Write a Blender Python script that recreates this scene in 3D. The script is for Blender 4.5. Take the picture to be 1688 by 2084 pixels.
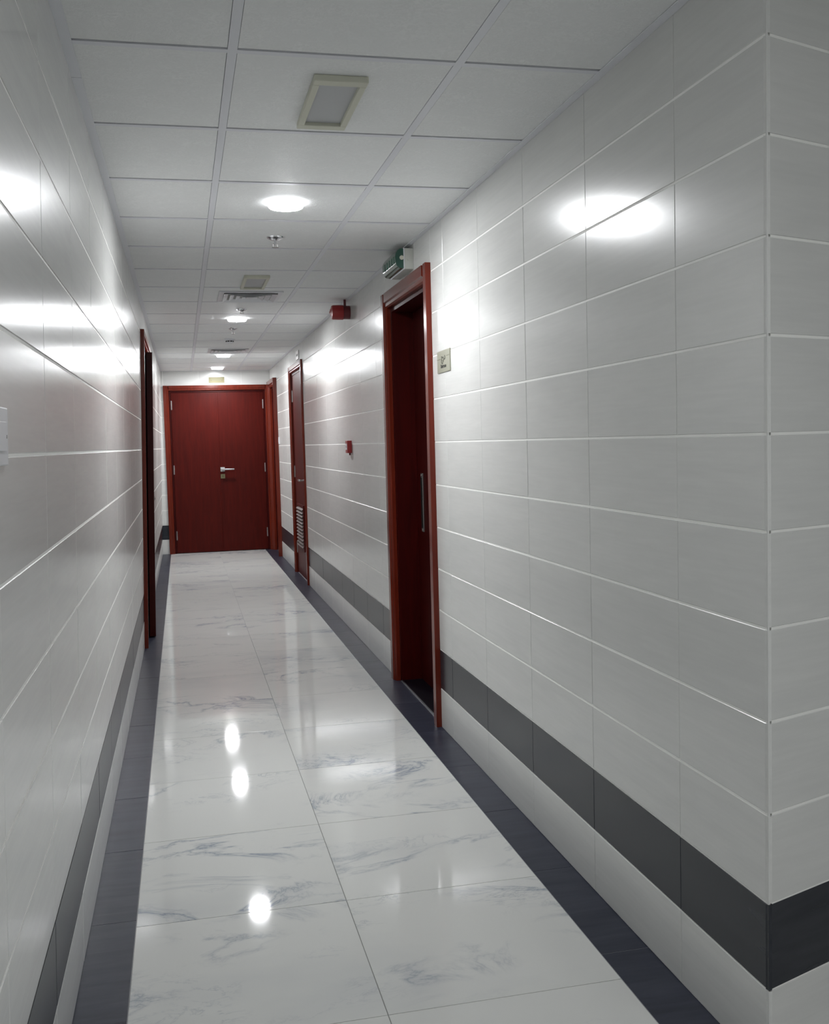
import bpy, bmesh, math, random
from mathutils import Vector, Matrix
random.seed(7)
for o in list(bpy.data.objects): bpy.data.objects.remove(o)
sc = bpy.context.scene
C = sc.collection

# ------------------------------------------------------------------ camera
YAW, PITCH, ROLL, EYE = 0.2242, -0.0694, -0.0270, 1.2861
F_PX = 2061.97
def _cam_axis(a, f, b):                       # a right, f forward, b up in the rolled frame
    c, s = math.cos(ROLL), math.sin(ROLL);   a, b = c*a - s*b, s*a + c*b
    c, s = math.cos(PITCH), math.sin(PITCH); f, b = c*f - s*b, s*f + c*b
    c, s = math.cos(YAW), math.sin(YAW)
    return Vector((c*a + s*f, -s*a + c*f, b))
_r, _u, _b = _cam_axis(1, 0, 0), _cam_axis(0, 0, 1), -_cam_axis(0, 1, 0)
cd = bpy.data.cameras.new('camera'); cam = bpy.data.objects.new('camera', cd); C.objects.link(cam)
m = Matrix.Identity(4)
for i in range(3): m[i][0], m[i][1], m[i][2] = _r[i], _u[i], _b[i]
m.translation = (0, 0, EYE)
cam.matrix_world = m
cd.sensor_fit = 'HORIZONTAL'; cd.sensor_width = 36.0; cd.lens = 36.0*F_PX/1688.0
cd.clip_start = 0.02
sc.camera = cam

# ------------------------------------------------------------------ world, light levels, exposure
w = bpy.data.worlds.new('world'); sc.world = w; w.use_nodes = True
w.node_tree.nodes['Background'].inputs[0].default_value = (0.8, 0.88, 1.0, 1)
w.node_tree.nodes['Background'].inputs[1].default_value = 0.02
sc.view_settings.view_transform = 'Standard'; sc.view_settings.look = 'None'
sc.view_settings.gamma = 1.0; sc.view_settings.use_curve_mapping = False
sc.view_settings.exposure = 1.37
LAMP = 222.0                                  # radiance of the corridor downlights
LOBBY = 112.0                                 # unseen lamps behind the camera, most added to light the near end
LAMP_COL = (0.965, 0.98, 1.0)

# ------------------------------------------------------------------ materials
def mat(name, col, rough=0.5, metal=0.0, spec=0.5, coat=0.0, coat_rough=0.1):
    m = bpy.data.materials.new(name); m.use_nodes = True
    b = m.node_tree.nodes['Principled BSDF']
    b.inputs['Base Color'].default_value = (*col, 1); b.inputs['Roughness'].default_value = rough
    b.inputs['Metallic'].default_value = metal; b.inputs['Specular IOR Level'].default_value = spec
    b.inputs['Coat Weight'].default_value = coat; b.inputs['Coat Roughness'].default_value = coat_rough
    return m
def nd(m, t, **kw):
    n = m.node_tree.nodes.new(t)
    for k, v in kw.items(): setattr(n, k, v)
    return n
def ln(m, a, b): m.node_tree.links.new(a, b)
def bsdf(m): return m.node_tree.nodes['Principled BSDF']
def coords(m, scale=(1, 1, 1), rand=0.0):
    tc = nd(m, 'ShaderNodeTexCoord'); mp = nd(m, 'ShaderNodeMapping'); mp.inputs['Scale'].default_value = scale
    ln(m, tc.outputs['Object'], mp.inputs['Vector'])
    if rand:
        oi = nd(m, 'ShaderNodeObjectInfo'); ml = nd(m, 'ShaderNodeMath', operation='MULTIPLY'); ml.inputs[1].default_value = rand
        ln(m, oi.outputs['Random'], ml.inputs[0]); ln(m, ml.outputs[0], mp.inputs['Location'])
    return mp.outputs[0]
def noise(m, vec, scale, detail=4, rough=0.5, dist=0.0):
    n = nd(m, 'ShaderNodeTexNoise'); n.inputs['Scale'].default_value = scale; n.inputs['Detail'].default_value = detail
    n.inputs['Roughness'].default_value = rough; n.inputs['Distortion'].default_value = dist
    ln(m, vec, n.inputs['Vector']); return n.outputs['Fac']
def ramp(m, fac, stops):
    r = nd(m, 'ShaderNodeValToRGB'); e = r.color_ramp.elements
    while len(e) < len(stops): e.new(0.5)
    for i, (p, c) in enumerate(stops):
        e[i].position = p; e[i].color = (*c, 1) if len(c) == 3 else c
    ln(m, fac, r.inputs[0]); return r.outputs[0]
def math_(m, op, a, b=None):
    n = nd(m, 'ShaderNodeMath', operation=op)
    for i, v in enumerate((a, b)):
        if v is None: continue
        if isinstance(v, (int, float)): n.inputs[i].default_value = v
        else: ln(m, v, n.inputs[i])
    return n.outputs[0]
def mixc(m, fac, a, b):
    n = nd(m, 'ShaderNodeMix', data_type='RGBA')
    if isinstance(fac, float): n.inputs[0].default_value = fac
    else: ln(m, fac, n.inputs[0])
    for s, v in ((n.inputs[6], a), (n.inputs[7], b)):
        if isinstance(v, tuple): s.default_value = (*v, 1)
        else: ln(m, v, s)
    return n.outputs[2]
def bump(m, fac, strength, dist=0.001):
    b = nd(m, 'ShaderNodeBump'); b.inputs['Strength'].default_value = strength; b.inputs['Distance'].default_value = dist
    ln(m, fac, b.inputs['Height']); ln(m, b.outputs[0], bsdf(m).inputs['Normal'])

def make_tile_mat(name, lo, hi, rough, spec=0.5):
    m = mat(name, hi, rough, spec=spec)
    v = coords(m, (1.0, 7.0, 1.0), 37.0)
    f = noise(m, v, 3.5, 5, 0.6, 0.4)
    v2 = coords(m, (3.0, 60.0, 1.0), 37.0)
    g = noise(m, v2, 2.0, 2, 0.5)
    c1 = ramp(m, f, [(0.3, lo), (0.7, hi)])
    c2 = ramp(m, g, [(0.35, (0.975,)*3), (0.65, (1.0,)*3)])
    n = nd(m, 'ShaderNodeMix', data_type='RGBA', blend_type='MULTIPLY'); n.inputs[0].default_value = 1
    ln(m, c1, n.inputs[6]); ln(m, c2, n.inputs[7]); ln(m, n.outputs[2], bsdf(m).inputs['Base Color'])
    return m
M_TILE = make_tile_mat('glazed_grey_tile', (0.625, 0.63, 0.615), (0.665, 0.668, 0.65), 0.205, 0.48)
M_BAND = make_tile_mat('slate_band_tile', (0.017, 0.020, 0.027), (0.030, 0.033, 0.041), 0.26, 0.38)
M_SLATE = make_tile_mat('slate_floor_tile', (0.016, 0.019, 0.033), (0.038, 0.042, 0.062), 0.34, 0.25)
M_GROUT = mat('pale_grout', (0.88, 0.88, 0.85), 0.6)
M_GROUT2 = mat('grey_border_grout', (0.36, 0.36, 0.38), 0.6)
M_JOINT = mat('grey_floor_joint', (0.30, 0.30, 0.29), 0.7)
M_DGROUT = mat('dark_grout', (0.12, 0.12, 0.13), 0.7)

def marble():
    m = mat('polished_marble', (0.7, 0.7, 0.68), 0.055, spec=0.10)
    v = coords(m, (1.0, 1.7, 1.0), 61.0)
    w1 = noise(m, v, 2.1, 7, 0.62, 0.9)
    ridge = math_(m, 'ABSOLUTE', math_(m, 'SUBTRACT', w1, 0.5))
    vein = ramp(m, ridge, [(0.0, (1,)*3), (0.010, (0.45,)*3), (0.045, (0.0,)*3)])
    mask = ramp(m, noise(m, v, 1.5, 3, 0.5), [(0.50, (0,)*3), (0.66, (1,)*3)])
    vm = math_(m, 'MULTIPLY', vein, mask)
    w2 = noise(m, v, 4.4, 8, 0.66, 1.4)
    r2 = math_(m, 'ABSOLUTE', math_(m, 'SUBTRACT', w2, 0.52))
    v2 = ramp(m, r2, [(0.0, (0.55,)*3), (0.012, (0.12,)*3), (0.03, (0,)*3)])
    mask2 = ramp(m, noise(m, v, 2.3, 2, 0.5), [(0.54, (0,)*3), (0.68, (1,)*3)])
    vm2 = math_(m, 'MULTIPLY', v2, mask2)
    cloud = ramp(m, noise(m, v, 1.2, 4, 0.55), [(0.52, (0,)*3), (0.75, (0.22,)*3)])
    tot = math_(m, 'MINIMUM', math_(m, 'ADD', math_(m, 'ADD', vm, vm2), cloud), 1.0)
    col = mixc(m, tot, (0.61, 0.615, 0.595), (0.28, 0.31, 0.36))
    ln(m, col, bsdf(m).inputs['Base Color'])
    return m
M_MARBLE = marble()

def mahogany(name, dark, light, rough, coat=0.6):
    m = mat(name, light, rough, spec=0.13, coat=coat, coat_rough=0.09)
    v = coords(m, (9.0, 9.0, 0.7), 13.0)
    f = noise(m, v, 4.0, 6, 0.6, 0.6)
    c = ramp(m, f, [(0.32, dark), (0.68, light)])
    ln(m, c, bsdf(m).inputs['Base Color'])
    return m
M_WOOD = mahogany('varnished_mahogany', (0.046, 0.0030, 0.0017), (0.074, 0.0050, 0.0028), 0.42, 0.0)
M_WOOD_SHADED = mahogany('recess_shaded_mahogany', (0.028, 0.0012, 0.0010), (0.046, 0.002, 0.0015), 0.40, 0.0)  # mahogany colour darkened to carry the shade inside the door recesses
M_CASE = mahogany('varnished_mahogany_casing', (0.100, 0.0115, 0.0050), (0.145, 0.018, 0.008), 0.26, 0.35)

def ceiling_tile_mat():
    m = mat('embossed_ceiling_panel', (0.74, 0.75, 0.74), 0.62, spec=0.3)
    v = coords(m, (1, 1, 1), 19.0)
    f = noise(m, v, 55.0, 4, 0.6, 2.0)
    g = noise(m, v, 10.0, 2, 0.5, 0.5)
    h = math_(m, 'MULTIPLY', ramp(m, f, [(0.42, (0,)*3), (0.6, (1,)*3)]), ramp(m, g, [(0.3, (0.1,)*3), (0.7, (1,)*3)]))
    bump(m, h, 0.5, 0.0012)
    ln(m, mixc(m, h, (0.80, 0.81, 0.81), (0.86, 0.87, 0.87)), bsdf(m).inputs['Base Color'])
    return m
M_CEIL = ceiling_tile_mat()
M_TEE = mat('grey_white_tee', (0.74, 0.75, 0.79), 0.45)
M_DARK = mat('dark_void', (0.012, 0.011, 0.011), 0.9, spec=0.1)
M_DUCT = mat('shaded_duct', (0.46, 0.46, 0.44), 0.7)
M_RECESS = mat('black_recess_floor', (0.004, 0.004, 0.007), 0.35, spec=0.2)
M_STEEL = mat('brushed_steel', (0.55, 0.55, 0.55), 0.3, metal=1.0)
M_DULL = mat('dull_nickel', (0.35, 0.34, 0.33), 0.35, metal=0.9)
M_BRASS = mat('pale_brass', (0.15, 0.135, 0.070), 0.45, metal=0.4)
M_PLATE = mat('champagne_plate', (0.33, 0.33, 0.25), 0.35, metal=0.3)
M_PRINT = mat('dark_print', (0.05, 0.05, 0.045), 0.6)
M_PRINT2 = mat('olive_print', (0.20, 0.20, 0.14), 0.6)
M_WHITE = mat('white_plastic', (0.72, 0.73, 0.76), 0.35)
M_CREAM = mat('cream_plastic', (0.60, 0.60, 0.50), 0.45)
M_PALE = mat('pale_grey_plastic', (0.55, 0.56, 0.52), 0.4)
M_DIFF = mat('grey_acrylic_diffuser', (0.46, 0.47, 0.48), 0.4)
M_RED = mat('red_plastic', (0.30, 0.012, 0.014), 0.3, spec=0.5)
M_DRED = mat('dark_red_plastic', (0.10, 0.006, 0.010), 0.35)
M_CHROME = mat('chrome', (0.75, 0.75, 0.78), 0.12, metal=1.0)
M_PAINT = mat('white_painted_plaster', (0.68, 0.68, 0.66), 0.55)
def lens_mat():
    m = mat('green_lens', (0.022, 0.075, 0.055), 0.14, spec=0.5, coat=0.2, coat_rough=0.05)
    return m
M_LENS = lens_mat()
M_LENSL = mat('pale_green_print', (0.08, 0.17, 0.13), 0.25)
def lamp_mat(name, s):
    m = mat(name, (0.8, 0.8, 0.8), 0.5)
    bsdf(m).inputs['Emission Color'].default_value = (*LAMP_COL, 1); bsdf(m).inputs['Emission Strength'].default_value = s
    return m
M_RIM = lamp_mat('softly_lit_rim', 5.0); M_LAMP = lamp_mat('lit_opal_diffuser', LAMP); M_LAMP2 = lamp_mat('lit_opal_diffuser_lobby', LOBBY)

# ------------------------------------------------------------------ mesh helpers
class MB:
    def __init__(s): s.v = []; s.f = []
    def box(s, x0, x1, y0, y1, z0, z1):
        n = len(s.v)
        s.v += [(x, y, z) for z in (z0, z1) for y in (y0, y1) for x in (x0, x1)]
        s.f += [tuple(n+i for i in q) for q in ((0, 2, 3, 1), (4, 5, 7, 6), (0, 1, 5, 4), (2, 6, 7, 3), (0, 4, 6, 2), (1, 3, 7, 5))]
        return s
    def cbox(s, x0, x1, y0, y1, z0, z1, c):
        """box with all edges chamfered by c"""
        bm = bmesh.new(); bmesh.ops.create_cube(bm, size=1)
        for v in bm.verts: v.co = Vector((x0+(v.co.x+.5)*(x1-x0), y0+(v.co.y+.5)*(y1-y0), z0+(v.co.z+.5)*(z1-z0)))
        bmesh.ops.bevel(bm, geom=list(bm.edges), offset=c, segments=2, profile=0.6, affect='EDGES')
        s.add_bm(bm); return s
    def add_bm(s, bm):
        n = len(s.v); bm.verts.index_update(); s.v += [tuple(v.co) for v in bm.verts]
        s.f += [tuple(n+v.index for v in f.verts) for f in bm.faces]; bm.free()
    def prism(s, prof, axis, a0, a1):
        """extrude a 2D profile along an axis (0 x, 1 y, 2 z)"""
        n = len(s.v); k = len(prof)
        def P(p, a):
            return [(a, p[0], p[1]), (p[0], a, p[1]), (p[0], p[1], a)][axis]
        s.v += [P(p, a0) for p in prof] + [P(p, a1) for p in prof]
        s.f += [tuple(n+i for i in range(k)), tuple(n+k+i for i in reversed(range(k)))]
        s.f += [(n+i, n+k+i, n+k+(i+1) % k, n+(i+1) % k) for i in range(k)]
        return s
    def lathe(s, prof, c=(0, 0, 0), axis='z', seg=32):
        """profile of (r, h); h runs along axis"""
        n = len(s.v); k = len(prof)
        for j in range(seg):
            a = 2*math.pi*j/seg
            for r, h in prof:
                p = (r*math.cos(a), r*math.sin(a), h)
                if axis == 'x': p = (p[2], p[0], p[1])
                if axis == 'y': p = (p[0], p[2], p[1])
                s.v.append((c[0]+p[0], c[1]+p[1], c[2]+p[2]))
        for j in range(seg):
            for i in range(k-1):
                a, b = n+j*k+i, n+((j+1) % seg)*k+i
                s.f.append((a, b, b+1, a+1))
        s.f.append(tuple(n+j*k for j in range(seg))); s.f.append(tuple(n+j*k+k-1 for j in reversed(range(seg))))
        return s
    def mesh(s, name, material, smooth=False):
        me = bpy.data.meshes.new(name); me.from_pydata(s.v, [], s.f); me.update()
        bm = bmesh.new(); bm.from_mesh(me); bmesh.ops.recalc_face_normals(bm, faces=bm.faces); bm.to_mesh(me); bm.free()
        me.materials.append(material)
        if smooth:
            for p in me.polygons: p.use_smooth = True
            me.set_sharp_from_angle(angle=math.radians(40))
        return me
    def obj(s, name, material, parent=None, loc=(0, 0, 0), smooth=False):
        o = bpy.data.objects.new(name, s.mesh(name, material, smooth)); C.objects.link(o); o.location = loc
        if parent: o.parent = parent
        return o
def tag(o, label=None, cat=None, group=None, kind=None):
    if label: o['label'] = label
    if cat: o['category'] = cat
    if group: o['group'] = group
    if kind: o['kind'] = kind
    return o
def empty(name, mat_or_loc=(0, 0, 0), **kw):
    o = bpy.data.objects.new(name, None); C.objects.link(o); o.empty_display_size = 0.1
    if isinstance(mat_or_loc, Matrix): o.matrix_world = mat_or_loc
    else: o.location = mat_or_loc
    return tag(o, **kw)
def bare(o, label=None): 
    if label: o['label'] = label
    return o

# ------------------------------------------------------------------ dimensions
XL, XR, ZC, YE = -0.296, 1.0935, 2.2099, 12.611
YB, XW = -4.2, 4.2                            # back and far side of the lobby
ROWS = [0.0, 0.177, 0.3534, 0.5352, 0.7198, 0.9049, 1.0937, 1.2824, 1.4705, 1.6564, 1.8439, 2.0259, ZC]
CUT_R = [(4.355, 5.365, 2.065), (9.19, 10.28, 2.055), (11.73, 12.611, 2.06)]
CUT_L = [(6.70, 8.08, 2.045)]

def frame(origin, U, N):
    """local axes: x = viewer's right when facing the wall, y = into the wall, z = up"""
    y = -N; x = y.cross(Vector((0, 0, 1))); x.normalize()
    m = Matrix.Identity(4)
    for i in range(3): m[i][0] = x[i]; m[i][1] = y[i]; m[i][2] = (0, 0, 1)[i]
    m.translation = origin
    return m
F_R = frame(Vector((XR, 0, 0)), None, Vector((-1, 0, 0)))      # local x = -Y
F_L = frame(Vector((XL, 0, 0)), None, Vector((1, 0, 0)))       # local x = +Y
F_L = Matrix.Translation((XL, 1.0, 0)) @ Matrix.Rotation(math.atan(-0.0022), 4, 'Z') @ Matrix.Rotation(math.atan(0.030), 4, 'Y') @ Matrix.Translation((-XL, -1.0, 0)) @ F_L
F_E = frame(Vector((0, YE, 0)), None, Vector((0, -1, 0)))      # local x = +X
a70 = math.radians(70.3)
DR = Vector((math.sin(a70), math.cos(a70), 0))                 # along the return wall
NR = Vector((DR.y, -DR.x, 0))                                  # its outward normal (towards the camera)
CORNER = Vector((XR, 1.742, 0))
F_C = frame(CORNER, None, NR)

_cache = {}
TT, CH = 0.008, 0.0012                        # tile thickness, chamfer
def tile_mesh(w, h, material, gx, gy, CH=0.0012):
    """tile lying in local xz, face at y=0, built about its centre; returned mesh is shared"""
    key = (round(w, 3), round(h, 3), material.name, gx, gy)
    if key in _cache: return _cache[key]
    a, b = w/2-gx, h/2-gy; mb = MB(); v = []
    for (x, z, y) in [(a, b, TT), (a, b, CH), (a-CH, b-CH, 0)]:
        v += [(-x, y, -z), (x, y, -z), (x, y, z), (-x, y, z)]
    # object coordinates used by the shader want x along the tile and y across it: rotate at the end
    mb.v = v
    for k in (0, 4):
        for i in range(4):
            j = (i+1) % 4; mb.f.append((k+i, k+j, k+4+j, k+4+i))
    mb.f.append((8, 9, 10, 11)); mb.f.append((3, 2, 1, 0))
    mb.v = [(x, z, -y) for x, y, z in mb.v]   # now lies in xy with the face up (+z)
    me = mb.mesh('tile', material); _cache[key] = me
    return me
TILT_UP = Matrix.Rotation(math.radians(90), 4, 'X')            # xy -> xz, +z -> -y

def put_tile(parent, x0, x1, z0, z1, material, gx=0.0009, gy=0.0027, yoff=0.0):
    me = tile_mesh(x1-x0, z1-z0, material, gx, gy)
    o = bpy.data.objects.new('tile', me); C.objects.link(o); o.parent = parent
    o.matrix_local = Matrix.Translation(((x0+x1)/2, yoff + random.uniform(-.0003, .0003), (z0+z1)/2)) @ TILT_UP
    return o
def subtract(rect, cuts):
    rs = [rect]
    for c0, c1, cz in cuts:
        out = []
        for x0, x1, z0, z1 in rs:
            if c1 <= x0 or c0 >= x1 or cz <= z0: out.append((x0, x1, z0, z1)); continue
            if x0 < c0: out.append((x0, c0, z0, z1))
            if c1 < x1: out.append((c1, x1, z0, z1))
            if cz < z1: out.append((max(x0, c0), min(x1, c1), cz, z1))
        rs = out
    return rs
def tiled_wall(name, F, xs, cuts, thick=0.10, label=None, trim=(0, 0)):
    """xs: joint positions in local x, ascending; cuts in local x"""
    root = empty(name, F, kind='structure', label=label, cat='wall')
    back = MB(); lo, hi = xs[0], xs[-1]
    for x0, x1, z0, z1 in subtract((lo+trim[0], hi-trim[1], 0, ZC), cuts): back.box(x0, x1, 0.0014, thick, z0, z1)
    if trim[1]: back.box(hi-trim[1], hi-0.004, 0.0014, 0.006, 0, ZC)
    back.obj('grout_backing', M_GROUT, root)
    for r in range(12):
        mt = M_BAND if r == 1 else M_TILE
        for a, b in zip(xs, xs[1:]):
            for x0, x1, z0, z1 in subtract((a, b, ROWS[r], ROWS[r+1]), cuts):
                if x1-x0 < 0.012 or z1-z0 < 0.008: continue
                put_tile(root, x0, x1, z0, z1, mt, gy=0.0027 if r not in (0, 1) else 0.0012)
    return root

# ------------------------------------------------------------------ the setting
# right wall, joints measured along the corridor
jr = [1.742] + [2.106+0.5097*i for i in range(0, 21)]; jr = [j for j in jr if j < YE-0.05] + [YE]
tiled_wall('wall_right', F_R, sorted(-j for j in jr), [(-b, -a, z) for a, b, z in CUT_R], label='long right wall of glossy pale grey tiles with a dark slate band', trim=(0, 0.042))
# left wall
jl = [2.07+0.53*i for i in range(-4, 21)]; jl = [-0.6] + [j for j in jl if j < YE-0.05] + [YE]
tiled_wall('wall_left', F_L, jl, CUT_L, label='left wall of glossy pale grey tiles with a dark slate band')
# end wall
END_CUT = (-0.185, 1.0935, 2.035)
tiled_wall('wall_end', F_E, [-0.32, -0.18, 0.24, 0.75, 1.0935], [END_CUT], label='short tiled wall around the double doors at the corridor end')
# wall turning off the near right corner
tiled_wall('wall_corner', F_C, [0.51*i for i in range(0, 7)]+[3.30], [], label='tiled wall turning away from the near right corner', thick=0.02, trim=(0.012, 0))
bead = empty('trim_corner', (CORNER.x+0.0016, CORNER.y+0.0016, 0), kind='structure', label='thin bead down the near right tile corner', cat='trim')
for z0, z1, m_ in ((0, ROWS[1]-.001, M_TILE), (ROWS[1]+.001, ROWS[2]-.001, M_BAND), (ROWS[2]+.001, ZC, M_TILE)):
    MB().cbox(-0.0016, 0.0016, -0.0016, 0.0016, z0, z1, 0.0005).obj('bead', m_, bead)

# floor
floor = empty('floor', (0, 0, 0), kind='structure', label='polished white marble floor with dark slate borders along both walls', cat='floor')
MB().box(-0.42, XW+.2, YB-.1, 13.5, -0.06, -0.003).obj('floor_bed', M_JOINT, floor)
for bx0, bx1 in ((-0.42, -0.1728), (0.9672, 1.11)): MB().box(bx0, bx1, 1.6 if bx0 > 0 else -1.2, YE+.02, -0.0028, -0.0009).obj('border_grout', M_GROUT2, floor)
FX = [-0.1726, 0.4009, 0.9670]
def floor_tile(x0, x1, y0, y1, material, gap=0.0011):
    me = tile_mesh(x1-x0, y1-y0, material, gap, gap, 0.0002)
    o = bpy.data.objects.new('tile', me); C.objects.link(o); o.parent = floor
    o.location = ((x0+x1)/2, (y0+y1)/2, random.uniform(-.0001, .0001)); return o
n0 = math.floor((YB-2.1624)/0.5947)
ys = [2.1624+0.5947*i for i in range(n0, 18)]; ys = [y for y in ys if y < YE-.1] + [YE+0.02]
for a, b in zip(ys, ys[1:]):
    for x0, x1 in zip(FX, FX[1:]): floor_tile(x0, x1, a, b, M_MARBLE)
    if a < 3.0:                                    # the lobby carries the same marble
        x_in = XR+0.014 if b > 1.66 else 0.967
        ex = [x_in]+[0.967+0.5697*k for k in range(1, 7)]
        for x0, x1 in zip(ex, ex[1:]): floor_tile(x0, x1, a, b, M_MARBLE)
yb = [2.283+0.5045*i for i in range(-6, 21)]; yb = [y for y in yb if y < YE-.1] + [YE+0.02]
for a, b in zip(yb, yb[1:]): floor_tile(-0.325, FX[0], a+(.01 if a < YE-1 else 0), b+(.01 if b < YE else 0), M_SLATE)
yb = [1.64] + [2.283+0.5045*i for i in range(0, 21)]; yb = [y for y in yb if y < YE-.1] + [YE+0.02]
for a, b in zip(yb, yb[1:]): floor_tile(FX[2], XR+0.012, a, b, M_SLATE)

# ceiling
ceil = empty('ceiling', (0, 0, 0), kind='structure', label='suspended ceiling of white embossed panels in a pale metal grid', cat='ceiling')
MB().box(-0.42, XW+.2, YB-.1, 13.5, ZC+0.030, ZC+0.10).obj('dark_gap_backing', M_DARK, ceil)  # near-black sheet added above the panel gaps, shade put into its colour
T1, T2, TW = 0.1554, 0.7063, 0.0225
CXS = [-0.305, T1, T2, 1.12, 1.67, 2.22, 2.77, 3.32, 3.87, XW+.1]
cy0 = 2.4624
cys = [cy0+0.6*i for i in range(-11, 19)]
def ceiling_panel(x0, x1, y0, y1):
    w_, l_ = x1-x0, y1-y0
    key = ('ceil', round(w_, 3), round(l_, 3))
    if key not in _cache:
        mb = MB(); a, b = w_/2, l_/2
        mb.box(-a, a, -b, b, 0, 0.014); _cache[key] = mb.mesh('panel', M_CEIL)
    o = bpy.data.objects.new('panel', _cache[key]); C.objects.link(o); o.parent = ceil
    o.location = ((x0+x1)/2, (y0+y1)/2, ZC+0.0004); return o
tees = MB(); GAP = 0.011
for a, b in zip(cys, cys[1:]):
    if a > YE-.05: continue
    b2 = min(b, YE+0.0)
    for i, (x0, x1) in enumerate(zip(CXS, CXS[1:])):
        if i > 2 and a > 3.0: break
        p0 = x0+(TW/2+.0012 if i else 0.0); p1 = x1-TW/2-.0012
        if i == 2 and a > 1.5: p1 = 1.098
        pb = b2-GAP if b <= YE else YE+.0
        ceiling_panel(p0, p1, a+TW, pb)
MBX = [(T1, -4.2, YE), (T2, -4.2, YE)] + [(x, YB, 3.0) for x in CXS[4:-1]] + [(1.12, YB, 1.7)]
for x, y0, y1 in MBX:
    MB().box(x-TW/2, x+TW/2, y0, y1, ZC-0.0006, ZC+0.02).obj('main_tee', M_TEE, ceil)
for y in cys:
    if y > YE-.05: continue
    for i, (x0, x1) in enumerate(zip(CXS, CXS[1:])):
        if i > 2 and y > 3.0: break
        p0 = x0+TW/2 if i else x0; p1 = x1-TW/2
        if i == 2 and y > 1.5: p1 = 1.098
        tees.box(p0, p1, y, y+TW-0.001, ZC-0.0002, ZC+0.012)
tees.obj('cross_tee_grid', M_TEE, ceil)
MB().box(1.071, 1.0935, 1.75, YE, ZC-0.0035, ZC-0.0007).obj('edge_angle', M_TEE, ceil)
xa = lambda y: -0.2298+0.0022*(y-1)
for y0, y1 in ((-0.6, 2.688), (2.692, 6.0), (6.003, 9.3), (9.303, YE)):
    e = MB(); pr = []
    e.v = [(xa(y0)-.01, y0, ZC-.004), (xa(y0)+.024, y0, ZC-.004), (xa(y1)+.024, y1, ZC-.004), (xa(y1)-.01, y1, ZC-.004)]
    e.v += [(x, y, ZC-.0007) for x, y, z in e.v]
    e.f = [(0, 1, 2, 3), (4, 7, 6, 5), (0, 4, 5, 1), (1, 5, 6, 2), (2, 6, 7, 3), (3, 7, 4, 0)]
    e.obj('edge_angle', M_TEE, ceil)
MB().box(-0.22, 1.071, YE-0.022, YE, ZC-0.003, ZC-0.0007).obj('edge_angle', M_TEE, ceil)

# lobby shell behind the camera
def shell(name, b, label):
    tag(MB().box(*b).obj(name, M_PAINT), label, 'wall', kind='structure')
shell('wall_back', (XL-.2, XW+.1, YB-.1, YB, 0, ZC), 'plain pale wall at the back of the lobby')
shell('wall_lobby', (XW, XW+.1, YB, 3.2, 0, ZC), 'plain pale wall at the far side of the lobby')
shell('wall_lobby_near', (XL-.12, XL-.02, YB, -0.6, 0, ZC), 'plain pale wall continuing the tiled wall into the lobby')

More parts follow.
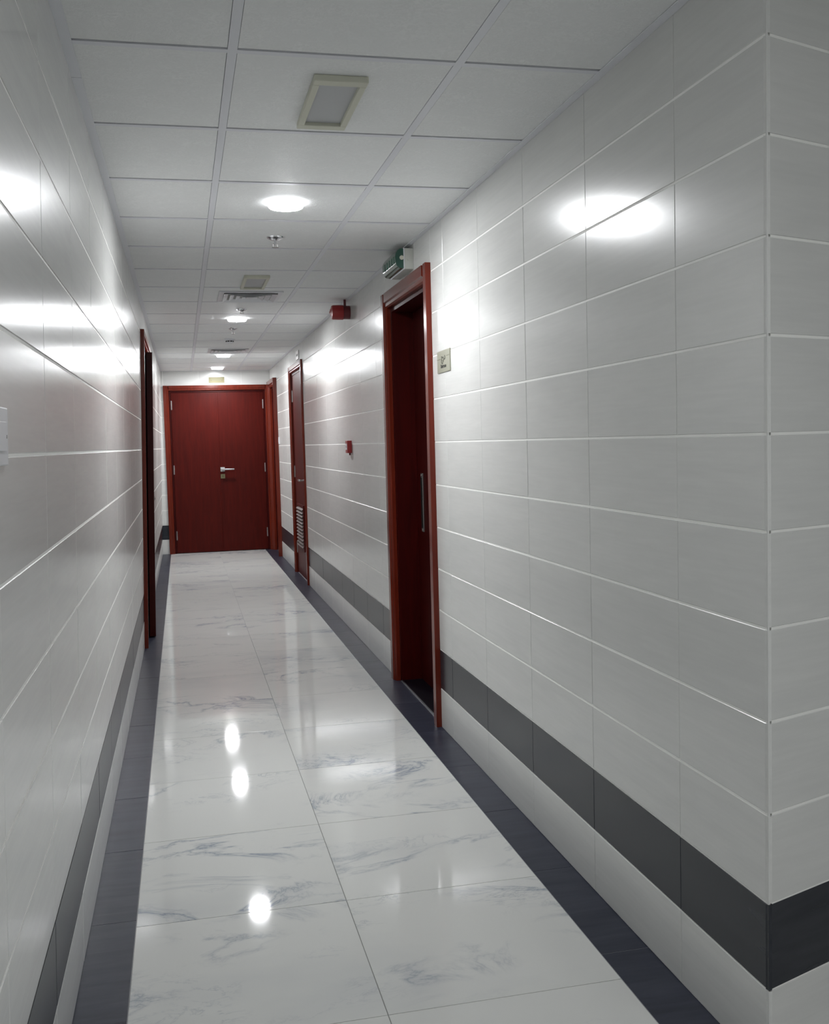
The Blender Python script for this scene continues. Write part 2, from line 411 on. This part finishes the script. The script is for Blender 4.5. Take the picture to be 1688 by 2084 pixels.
# ------------------------------------------------------------------ doors
def profile_case(w_, p, inner):
    """casing cross-section (across, y): outer edge at 0, inner edge at w_"""
    return [(0, 0.002), (0, -p), (0.62*w_, -p), (0.70*w_, -p*0.62), (0.90*w_, -p*0.62), (w_, -p*0.30), (w_, inner), (0, inner)]
def door(name, F, x0, x1, zt, cw, proud, depth, label, leaf_depth=None, bottom=0.0, leaves=1, right_case=True, left_case=True, cw_r=None, double=False, ajar=False):
    """Empty at the foot of the door's left edge (viewer's left), local x to the right, y into the wall."""
    root = empty(name, F @ Matrix.Translation((x0, 0, 0)), kind='structure', label=label, cat='door')
    W = x1-x0; ld = depth if leaf_depth is None else leaf_depth
    cwr = cw_r or cw
    pc = profile_case(cw, proud, 0.012)
    MB().prism(pc, 2, 0, zt).obj('casing', M_CASE, root)
    MB().prism([(W-a*cwr/cw, b) for a, b in pc], 2, 0, zt).obj('casing', M_CASE, root)
    MB().prism([(b, zt-a) for a, b in pc], 0, cw, W-cwr).obj('casing', M_CASE, root) if False else None
    hd = MB()
    k = len(pc); hd.v = [(cw, b, zt-a) for a, b in pc] + [(W-cwr, b, zt-a) for a, b in pc]
    hd.f = [tuple(range(k)), tuple(range(2*k-1, k-1, -1))] + [(i, k+i, k+(i+1) % k, (i+1) % k) for i in range(k)]
    hd.obj('head_casing', M_CASE, root)
    # lining
    t = 0.022
    MB().box(cw, cw+t, 0.0125, depth+0.05, 0, zt-cw).obj('jamb', M_WOOD_SHADED, root)
    MB().box(W-cwr-t, W-cwr, 0.0125, depth+0.05, 0, zt-cw).obj('jamb', M_WOOD_SHADED, root)
    MB().box(cw+t, W-cwr-t, 0.0125, depth+0.05, zt-cw-t, zt-cw).obj('head_jamb', M_WOOD_SHADED, root)
    # void around the lining so nothing behind shows
    MB().box(0, cw, 0.013, depth+0.05, 0, zt-0.001).box(W-cwr, W, 0.013, depth+0.05, 0, zt-0.001).box(cw, W-cwr, 0.013, depth+0.05, zt-cw+.0005, zt-0.001).obj('frame_core', M_DARK, root)
    lx0, lx1, lz1 = cw+t+0.002, W-cwr-t-0.002, zt-cw-t-0.003
    MB().box(0, W, max(ld, depth)+0.052, max(ld, depth)+0.062, 0, zt-0.001).obj('leak_blocker', M_DARK, root)  # added dark panel behind the leaf, stops world light leaking through gaps
    if not double:
        if ajar: return root, None, (lx0, lx1, lz1, ld, W)
        lf = MB().cbox(lx0, lx1, ld, ld+0.04, 0.006, lz1, 0.002).obj('leaf', M_WOOD_SHADED if depth > 0.11 else M_WOOD, root)  # deep-set leaves take the wood with shade in its colour
        return root, lf, (lx0, lx1, lz1, ld, W)
    mid = (lx0+lx1)/2
    l1 = MB().cbox(lx0, mid-0.0015, ld, ld+0.04, 0.006, lz1, 0.002).obj('leaf', M_WOOD, root)
    l2 = MB().cbox(mid+0.0015, lx1, ld, ld+0.04, 0.006, lz1, 0.002).obj('leaf', M_WOOD, root)
    return root, (l1, l2), (lx0, lx1, lz1, ld, W, mid)
def hinge(parent, x, y, z, material, h=0.10):
    mb = MB().box(x-0.007, x+0.007, y-0.0025, y, z-h/2, z+h/2)
    mb.lathe([(0.005, -h/2-.003), (0.005, h/2+.003)], (x, y-0.004, z), 'z', 12)
    bare(mb.obj('hinge', material, parent), 'metal hinge')
def lever(parent, x, y, z, d, material, rose=0.022, L=0.115, out=0.05, square=True, name='handle'):
    """lever handle, d=+1 points to the right"""
    h = MB()
    if square: h.cbox(x-rose, x+rose, y-0.008, y, z-rose, z+rose, 0.001)
    else: h.lathe([(0.0, -0.009), (rose, -0.009), (rose, 0)], (x, y, z), 'y', 24)
    h.lathe([(0.009, -out), (0.009, -0.006)], (x, y, z), 'y', 16)
    a, b = sorted((x-d*0.010, x+d*L))
    h.cbox(a, b, y-out-0.012, y-out+0.004, z-0.009, z+0.009, 0.004)
    bare(h.obj(name, material, parent, smooth=True), 'metal lever handle')
def key_plate(parent, x, y, z, material, r=0.022, square=True):
    k = MB()
    if square: k.cbox(x-r, x+r, y-0.006, y, z-r, z+r, 0.001)
    else: k.lathe([(0.0, -0.008), (r, -0.008), (r, 0)], (x, y, z), 'y', 20)
    o = k.obj('keyhole_plate', material, parent)
    MB().lathe([(0.0045, -0.0012), (0.0045, 0)], (x, y-(0.006 if square else 0.008), z+0.003), 'y', 12).box(x-0.002, x+0.002, y-0.0085, y-0.0062, z-0.009, z+0.003).obj('keyhole', M_DARK, o)
    bare(o, 'pale metal keyhole plate')

# door 1: recessed doorway on the right with a steel pull (local x = -Y)
r1, lf1, d1 = door('door_1', F_R, -5.365, -4.355, 2.065, 0.075, 0.024, 0.125, 'recessed mahogany doorway beside the small stairs plaque, steel pull on its leaf', leaf_depth=0.125)
MB().box(0.0735, d1[4]-0.0735, 0.016, 0.126, 0.0005, 0.006).obj('sill', M_RECESS, r1)
bare(MB().box(0.0755, d1[4]-0.0755, 0.0125, 0.0155, 0.0, 0.0085).obj('threshold_strip', M_STEEL, r1), 'thin metal threshold strip')
px = 5.365-5.135
pull = MB().cbox(px-0.021, px+0.021, 0.119, 0.1249, 0.815, 1.12, 0.002).obj('pull_plate', M_DULL, r1)
MB().box(px-0.012, px+0.012, 0.1165, 0.1188, 0.835, 1.10).obj('pull_recess', M_DARK, pull)
for z in (0.825, 1.11): MB().lathe([(0.0, -0.003), (0.004, -0.002), (0.004, 0)], (px, 0.119, z), 'y', 12).obj('screw', M_STEEL, pull)
bare(pull, 'vertical steel pull plate')

# door 2: flush leaf with louvre, right wall
r2, lf2, d2 = door('door_2', F_R, -10.28, -9.19, 2.055, 0.062, 0.018, 0.09, 'narrow mahogany door with a louvred vent near its foot', leaf_depth=0.014)
yl = 0.014
for z in (1.77, 1.02, 0.26): hinge(r2, d2[0]+0.002, yl, z, M_DULL, 0.11)
lever(r2, 10.28-9.335, yl, 0.955, -1, M_DULL, square=False, L=0.13)
key_plate(r2, 10.28-9.335, yl, 0.86, M_DULL, 0.018, square=False)
lx0, lx1 = 10.28-10.03, 10.28-9.55
lv = MB()
for a in ((lx0-.03, lx0, 0.27, 0.71), (lx1, lx1+.03, 0.27, 0.71)): lv.box(a[0], a[1], yl-0.012, yl, a[2], a[3])
lv.box(lx0, lx1, yl-0.012, yl, 0.27, 0.295).box(lx0, lx1, yl-0.012, yl, 0.685, 0.71)
lvo = lv.obj('louvre_frame', M_WOOD, r2)
MB().box(lx0, lx1, yl-0.001, yl-0.0002, 0.295, 0.685).obj('louvre_back', M_DARK, lvo)
for i in range(12):
    z = 0.297+i*0.0325
    s_ = MB().prism([(yl-0.001, z+0.026), (yl-0.001, z+0.029), (yl-0.024, z+0.009), (yl-0.024, z+0.006)], 0, lx0, lx1).obj('slat', M_DULL if True else M_WOOD, lvo)

# door 3: recessed doorway next to the end wall
r3, lf3, d3 = door('door_3', F_R, -12.598, -11.73, 2.06, 0.075, 0.042, 0.12, 'mahogany doorway tight against the corridor end, beside the double doors', leaf_depth=0.12)
MB().box(0.0735, d3[4]-0.0735, 0.013, 0.126, 0.0005, 0.004).obj('sill', M_RECESS, r3)
lever(r3, 0.16, 0.12, 0.98, 1, M_DULL)

# door 4: double doors at the end
r4, lf4, d4 = door('door_4', F_E, -0.185, 1.0925, 2.035, 0.062, 0.020, 0.05, 'tall mahogany double doors closing the end of the corridor', leaf_depth=0.020, double=True)
for x in (d4[0]+0.004, d4[1]-0.004):
    for z in (1.80, 1.02, 0.22): hinge(r4, x, 0.020, z, M_STEEL, 0.105)
lever(r4, d4[5]+0.030, 0.020, 1.01, 1, M_STEEL, rose=0.026, L=0.14)
key_plate(r4, d4[5]+0.030, 0.020, 0.925, M_BRASS, 0.026)
MB().cbox(d4[5]-0.016, d4[5]+0.001, 0.014, 0.0199, 0.01, d4[2]-0.005, 0.001).obj('cover_strip', M_WOOD, r4)

# door 5: narrow doorway in the left wall (local x = +Y)
r5, lf5, d5 = door('door_5', F_L, 6.70, 8.08, 2.045, 0.060, 0.024, 0.10, 'mahogany leaf-and-a-half door in the left wall, its wide leaf standing slightly ajar', leaf_depth=0.05, ajar=True)
MB().cbox(d5[0], 0.37, 0.05, 0.09, 0.006, 1.945, 0.002).obj('side_leaf', M_WOOD_SHADED, r5)
wl = MB().cbox(-0.905, 0.0, 0.0, 0.040, 0.008, 1.935, 0.002).obj('leaf', M_WOOD_SHADED, r5)
wl.location = (1.285, 0.002, 0); wl.rotation_euler = (0, 0, math.radians(4.0))
key_plate(wl, -0.85, 0.0, 0.95, M_DULL, 0.016)
for z in (0.25, 1.0, 1.75): hinge(r5, 1.292, 0.0, z, M_DULL)

# ------------------------------------------------------------------ ceiling fittings
def downlight(x, y, label, m_, group):
    o = empty('ceiling_light', (x, y, ZC), label=label, cat='ceiling light', group=group)
    MB().lathe([(0.0622, -0.0190), (0.0645, -0.0188), (0.0685, -0.0120), (0.0712, -0.003), (0.0715, 0.0)], (0, 0, 0), 'z', 48).obj('rim', M_RIM, o, smooth=True)
    MB().lathe([(0.0, -0.0212), (0.052, -0.0208), (0.0600, -0.0200), (0.0622, -0.0190)], (0, 0, 0), 'z', 48).obj('diffuser', m_, o, smooth=True)
    return o
G = 'round lit downlights along the corridor ceiling'
downlight(0.428, 3.95, 'largest lit round ceiling light, nearest along the corridor', M_LAMP, G)
downlight(0.432, 7.50, 'lit round ceiling light between the slatted vent and the smoke detector', M_LAMP, G)
downlight(0.452, 10.46, 'lit round ceiling light just beyond the farther slatted vent', M_LAMP, G)
downlight(0.449, 12.10, 'lit round ceiling light right above the brass plate over the double doors', M_LAMP, G)
G2 = 'round lit downlights in the lobby behind the viewer'  # unseen; all but the mouth lamp are added to brighten the near end
for x, y, w_ in [(0.43, 0.45, 'over the corridor mouth'), (0.43, -2.4, 'added out of view by the tiled wall in the lobby'), (3.4, -2.6, 'added out of view in the far corner of the lobby'), (2.2, -3.4, 'added out of view by the lobby back wall'), (2.5, -1.3, 'added out of view in the middle of the lobby to brighten the corner wall')]:
    downlight(x, y, 'lit round ceiling light '+w_, M_LAMP2, G2)

def emergency(x0, x1, y0, y1, label):
    o = empty('ceiling_panel_light', ((x0+x1)/2, (y0+y1)/2, ZC), label=label, cat='light fixture', group='unlit rectangular ceiling fixtures')
    a, b = (x1-x0)/2, (y1-y0)/2; f = 0.018; h = 0.016
    fr = MB()
    for X0, X1, Y0, Y1 in ((-a, a, -b, -b+f*2.0), (-a, a, b-f*2.0, b), (-a, -a+f, -b+f*2.0, b-f*2.0), (a-f, a, -b+f*2.0, b-f*2.0)):
        fr.cbox(X0, X1, Y0, Y1, -h, 0.0002, 0.0025)
    fr.obj('frame', M_CREAM, o)
    MB().box(-a+f, a-f, -b+f*2, b-f*2, -0.006, 0).obj('diffuser', M_DIFF, o)
    return o
emergency(0.363, 0.502, 2.587, 2.985, 'unlit cream framed rectangular fixture nearest overhead')
emergency(0.372, 0.511, 5.62, 6.04, 'unlit cream framed rectangular fixture beside the slatted vent')

def vent(x, y, label):
    o = empty('air_vent', (x, y, ZC), label=label, cat='air vent', group='square slatted ceiling vents')
    a, b = 0.19, 0.205
    fr = MB()
    for X0, X1, Y0, Y1 in ((-a, a, -b, -b+.03), (-a, a, b-.03, b), (-a, -a+.03, -b+.03, b-.03), (a-.03, a, -b+.03, b-.03)):
        fr.cbox(X0, X1, Y0, Y1, -0.008, 0.0002, 0.002)
    fr.obj('frame', M_WHITE, o)
    MB().box(-a+.03, a-.03, -b+.03, b-.03, -0.0015, 0).obj('duct_opening', M_DUCT, o)
    for k in range(4):                      # four-way rings of sloping blades
        s0 = 1.0-0.235*k; ai, bi = (a-.03)*s0, (b-.03)*s0; d = 0.027; z0, z1 = -0.014, -0.003
        ring = MB()
        O = [(-ai, -bi), (ai, -bi), (ai, bi), (-ai, bi)]; I = [(-ai+d, -bi+d), (ai-d, -bi+d), (ai-d, bi-d), (-ai+d, bi-d)]
        ring.v = [(*p, z0) for p in O]+[(*p, z1) for p in I]+[(*p, z0-.0015) for p in O]+[(*p, z1-.0015) for p in I]
        for i in range(4):
            j = (i+1) % 4
            ring.f += [(i, j, 4+j, 4+i), (8+i, 12+i, 12+j, 8+j), (i, 8+i, 8+j, j), (4+i, 4+j, 12+j, 12+i)]
        ring.obj('blade', M_WHITE, o)
    MB().cbox(-0.022, 0.022, -0.026, 0.026, -0.014, -0.002, 0.002).obj('centre_plate', M_WHITE, o)
    return o
vent(0.45, 6.40, 'square slatted ceiling vent nearer the viewer')
vent(0.475, 10.0, 'farther square slatted ceiling vent')

def sprinkler(x, y, label, r=0.036, drop=0.045):
    o = empty('sprinkler', (x, y, ZC), label=label, cat='sprinkler', group='sprinkler heads along the corridor ceiling')
    MB().lathe([(0.010, -0.014), (r*.55, -0.012), (r, -0.004), (r*1.03, 0)], (0, 0, 0), 'z', 32).obj('escutcheon', M_CHROME, o, smooth=True)
    MB().lathe([(0.006, -drop+.012), (0.006, -0.012)], (0, 0, 0), 'z', 16).obj('stem', M_CHROME, o)
    arms = MB()
    for s in (-1, 1): arms.box(s*0.009-.0015, s*0.009+.0015, -.002, .002, -drop, -drop+.016)
    arms.box(-.010, .010, -.002, .002, -drop+.014, -drop+.017)
    arms.obj('yoke', M_DULL, o)
    d = MB().lathe([(0.0, -drop-.002), (0.015, -drop-.001), (0.015, -drop)], (0, 0, 0), 'z', 20)
    d.obj('deflector', M_DULL, o)
    return o
sprinkler(0.446, 4.60, 'chrome sprinkler head just beyond the largest ceiling light')
sprinkler(0.437, 7.00, 'sprinkler head between the nearer slatted vent and a ceiling light', drop=0.030)
sprinkler(0.435, 8.13, 'sprinkler head before the smoke detector')
sd = empty('smoke_detector', (0.445, 8.93, ZC), label='small white smoke detector with dark slots on the ceiling', cat='smoke detector')
MB().lathe([(0.038, -0.010), (0.045, -0.008), (0.047, 0)], (0, 0, 0), 'z', 32).obj('base', M_WHITE, sd, smooth=True)
MB().lathe([(0.0, -0.040), (0.020, -0.039), (0.030, -0.030), (0.034, -0.010)], (0, 0, 0), 'z', 32).obj('cap', M_WHITE, sd, smooth=True)
for k in range(8):
    a = k*math.pi/4+.39
    s_ = MB().box(-0.009, 0.009, -0.002, 0.003, -0.026, -0.018).obj('slot', M_DARK, sd)
    s_.location = (0.0315*math.sin(a), -0.0315*math.cos(a), 0); s_.rotation_euler = (0, 0, a)

# ------------------------------------------------------------------ things on the walls
def text(body, size, material, parent, loc, rot=(math.pi/2, 0, 0), name='lettering', sx=1.0, bold=0.0):
    cu = bpy.data.curves.new(name, 'FONT'); cu.body = body; cu.size = size; cu.align_x = 'CENTER'; cu.align_y = 'CENTER'
    cu.extrude = 0.0003; cu.offset = bold
    t = bpy.data.objects.new(name, cu); C.objects.link(t)
    bpy.context.view_layer.update()
    me = bpy.data.meshes.new_from_object(t.evaluated_get(bpy.context.evaluated_depsgraph_get()))
    bpy.data.objects.remove(t); me.materials.clear(); me.materials.append(material)
    o = bpy.data.objects.new(name, me); C.objects.link(o); o.parent = parent; o.location = loc; o.rotation_euler = rot; o.scale = (sx, 1, 1)
    return o
def on_wall(F, x, z): return F @ Matrix.Translation((x, 0, z))

# stairs plaque (local x = -Y)
pq = empty('wall_plaque', on_wall(F_R, -4.155, 1.574), label='small champagne metal plaque reading Staircase beside the recessed doorway', cat='sign')
MB().cbox(-0.105, 0.105, -0.004, 0.0, 0, 0.092, 0.001).obj('plate', M_PLATE, pq)
text('\uFEAE\u062F'[::-1] if False else '\uFE9D\u0631\u062F', 0.038, M_PRINT, pq, (0.0, -0.0045, 0.063), sx=1.15, name='arabic_lettering', bold=0.0004)
text('Staircase', 0.021, M_PRINT, pq, (0.0, -0.0045, 0.026), sx=1.2, bold=0.0005)
MB().box(-0.105, -0.045, -0.0046, -0.0041, 0.056, 0.0585).obj('engraved_line', M_PRINT2, pq)
MB().box(0.050, 0.100, -0.0046, -0.0041, 0.064, 0.0665).obj('engraved_line', M_PRINT2, pq)

# brass plate above the double doors
p2 = empty('door_plate', on_wall(F_E, 0.452, 2.062), label='brass nameplate on the wall above the double doors', cat='sign')
MB().cbox(-0.094, 0.094, -0.004, 0.0, 0, 0.070, 0.001).obj('plate', M_BRASS, p2)
for z, hw_ in ((0.048, 0.07), (0.030, 0.055)): MB().box(-hw_, hw_, -0.0046, -0.0041, z-0.003, z+0.003).obj('engraved_line', M_PRINT2, p2)
# plate above door 2
p3 = empty('door_number_plate', on_wall(F_R, -9.52, 2.078), label='small grey plate on the wall above the louvred door', cat='sign')
MB().cbox(-0.10, 0.10, -0.006, 0.0, 0, 0.080, 0.001).obj('plate', M_DULL, p3)
MB().box(-0.06, 0.06, -0.0068, -0.0061, 0.030, 0.050).obj('engraved_line', M_PRINT, p3)

# exit light box on the right wall, above door 1
ex = empty('exit_sign', on_wall(F_R, -4.83, 2.090), label='boxy green and grey exit light on the wall above the recessed doorway', cat='exit sign')
hw = 0.155
MB().cbox(-hw, hw, -0.042, 0.0, 0, 0.096, 0.002).obj('housing', M_PALE, ex)
prof = [(-0.0425, 0.003), (-0.0425, 0.095), (-0.060, 0.095), (-0.074, 0.088), (-0.083, 0.074), (-0.087, 0.056), (-0.086, 0.034), (-0.080, 0.016), (-0.068, 0.005)]
lens = MB().prism(prof, 0, -hw+.002, hw-.002).obj('lens', M_LENS, ex, smooth=True)
for x in (-0.10, -0.045, 0.01, 0.065, 0.11):
    MB().prism([(-0.0872, 0.062), (-0.0885, 0.060), (-0.0885, 0.030), (-0.0865, 0.028)], 0, x-0.012, x+0.012).obj('pictogram', M_LENSL, lens)
MB().cbox(-hw-.001, hw+.001, -0.047, -0.0418, -0.001, 0.097, 0.001).obj('seam', M_WHITE, ex)
k = MB().lathe([(0.011, hw+.001), (0.011, hw+.0035)], (0, -0.022, 0.050), 'x', 20)
k.v = [(x, y, z) for x, y, z in k.v]; k.obj('screw_cap', M_PALE, ex)
kk = MB().lathe([(0.010, hw-.001), (0.010, hw+.002)], (0, -0.056, 0.052), 'x', 20); kk.obj('screw_cap', M_CREAM, ex)
MB().lathe([(0.010, 0.0961), (0.010, 0.1185)], (0.02, -0.018, 0), 'z', 16).obj('cable_gland', M_DARK, ex)

# red sounder
sn = empty('alarm_sounder', on_wall(F_R, -6.52, 2.126), label='round red alarm sounder high on the right wall', cat='alarm')
MB().lathe([(0.043, -0.042), (0.043, 0)], (0, 0, 0), 'y', 32).obj('base', M_DRED, sn, smooth=True)
MB().lathe([(0.0, -0.128), (0.018, -0.127), (0.030, -0.120), (0.041, -0.118), (0.046, -0.110), (0.0475, -0.075), (0.047, -0.044)], (0, 0, 0), 'y', 40).obj('horn', M_RED, sn, smooth=True)
MB().lathe([(0.0, -0.132), (0.006, -0.131), (0.010, -0.129)], (0, 0, 0), 'y', 20).obj('lens_tip', M_RED, sn, smooth=True)
MB().lathe([(0.008, 0.040), (0.008, 0.0815)], (0, -0.030, 0), 'z', 16).obj('conduit', M_DRED, sn, smooth=True)
# red manual call point
cp = empty('call_point', on_wall(F_R, -6.635, 1.222), label='small red manual call point on the right wall', cat='call point')
MB().cbox(-0.040, 0.040, -0.030, 0, 0, 0.082, 0.003).obj('housing', M_RED, cp)
gl = MB().box(-0.026, 0.026, -0.0315, -0.0301, 0.022, 0.062).obj('glass_panel', M_WHITE, cp)
MB().lathe([(0.0, -0.0325), (0.007, -0.0325), (0.007, -0.0316)], (0, 0, 0.042), 'y', 20).obj('target_dot', M_PRINT, gl)
MB().box(0.010, 0.022, -0.016, -0.006, -0.014, 0.0005).obj('test_key_slot', M_DRED, cp)
# switches
def switch(F, x, z, label, w_=0.080, h=0.078):
    o = empty('light_switch', on_wall(F, x, z), label=label, cat='switch')
    MB().cbox(-w_/2, w_/2, -0.008, 0, 0, h, 0.002).obj('plate', M_WHITE, o)
    MB().cbox(-w_/4, w_/4, -0.011, -0.0081, h*.25, h*.75, 0.0008).obj('rocker', M_WHITE, o)
    MB().lathe([(0.0, -0.0092), (0.0028, -0.0088), (0.0028, -0.008)], (w_*.40, 0, h*.5), 'y', 12).obj('screw', M_DULL, o)
switch(F_L, 1.525, 1.268, 'white switch plate at the near edge of the left wall', w_=0.13, h=0.084)
switch(F_R, -11.62, 1.30, 'tiny white switch on the right wall beside the farthest doorway', 0.075, 0.08)
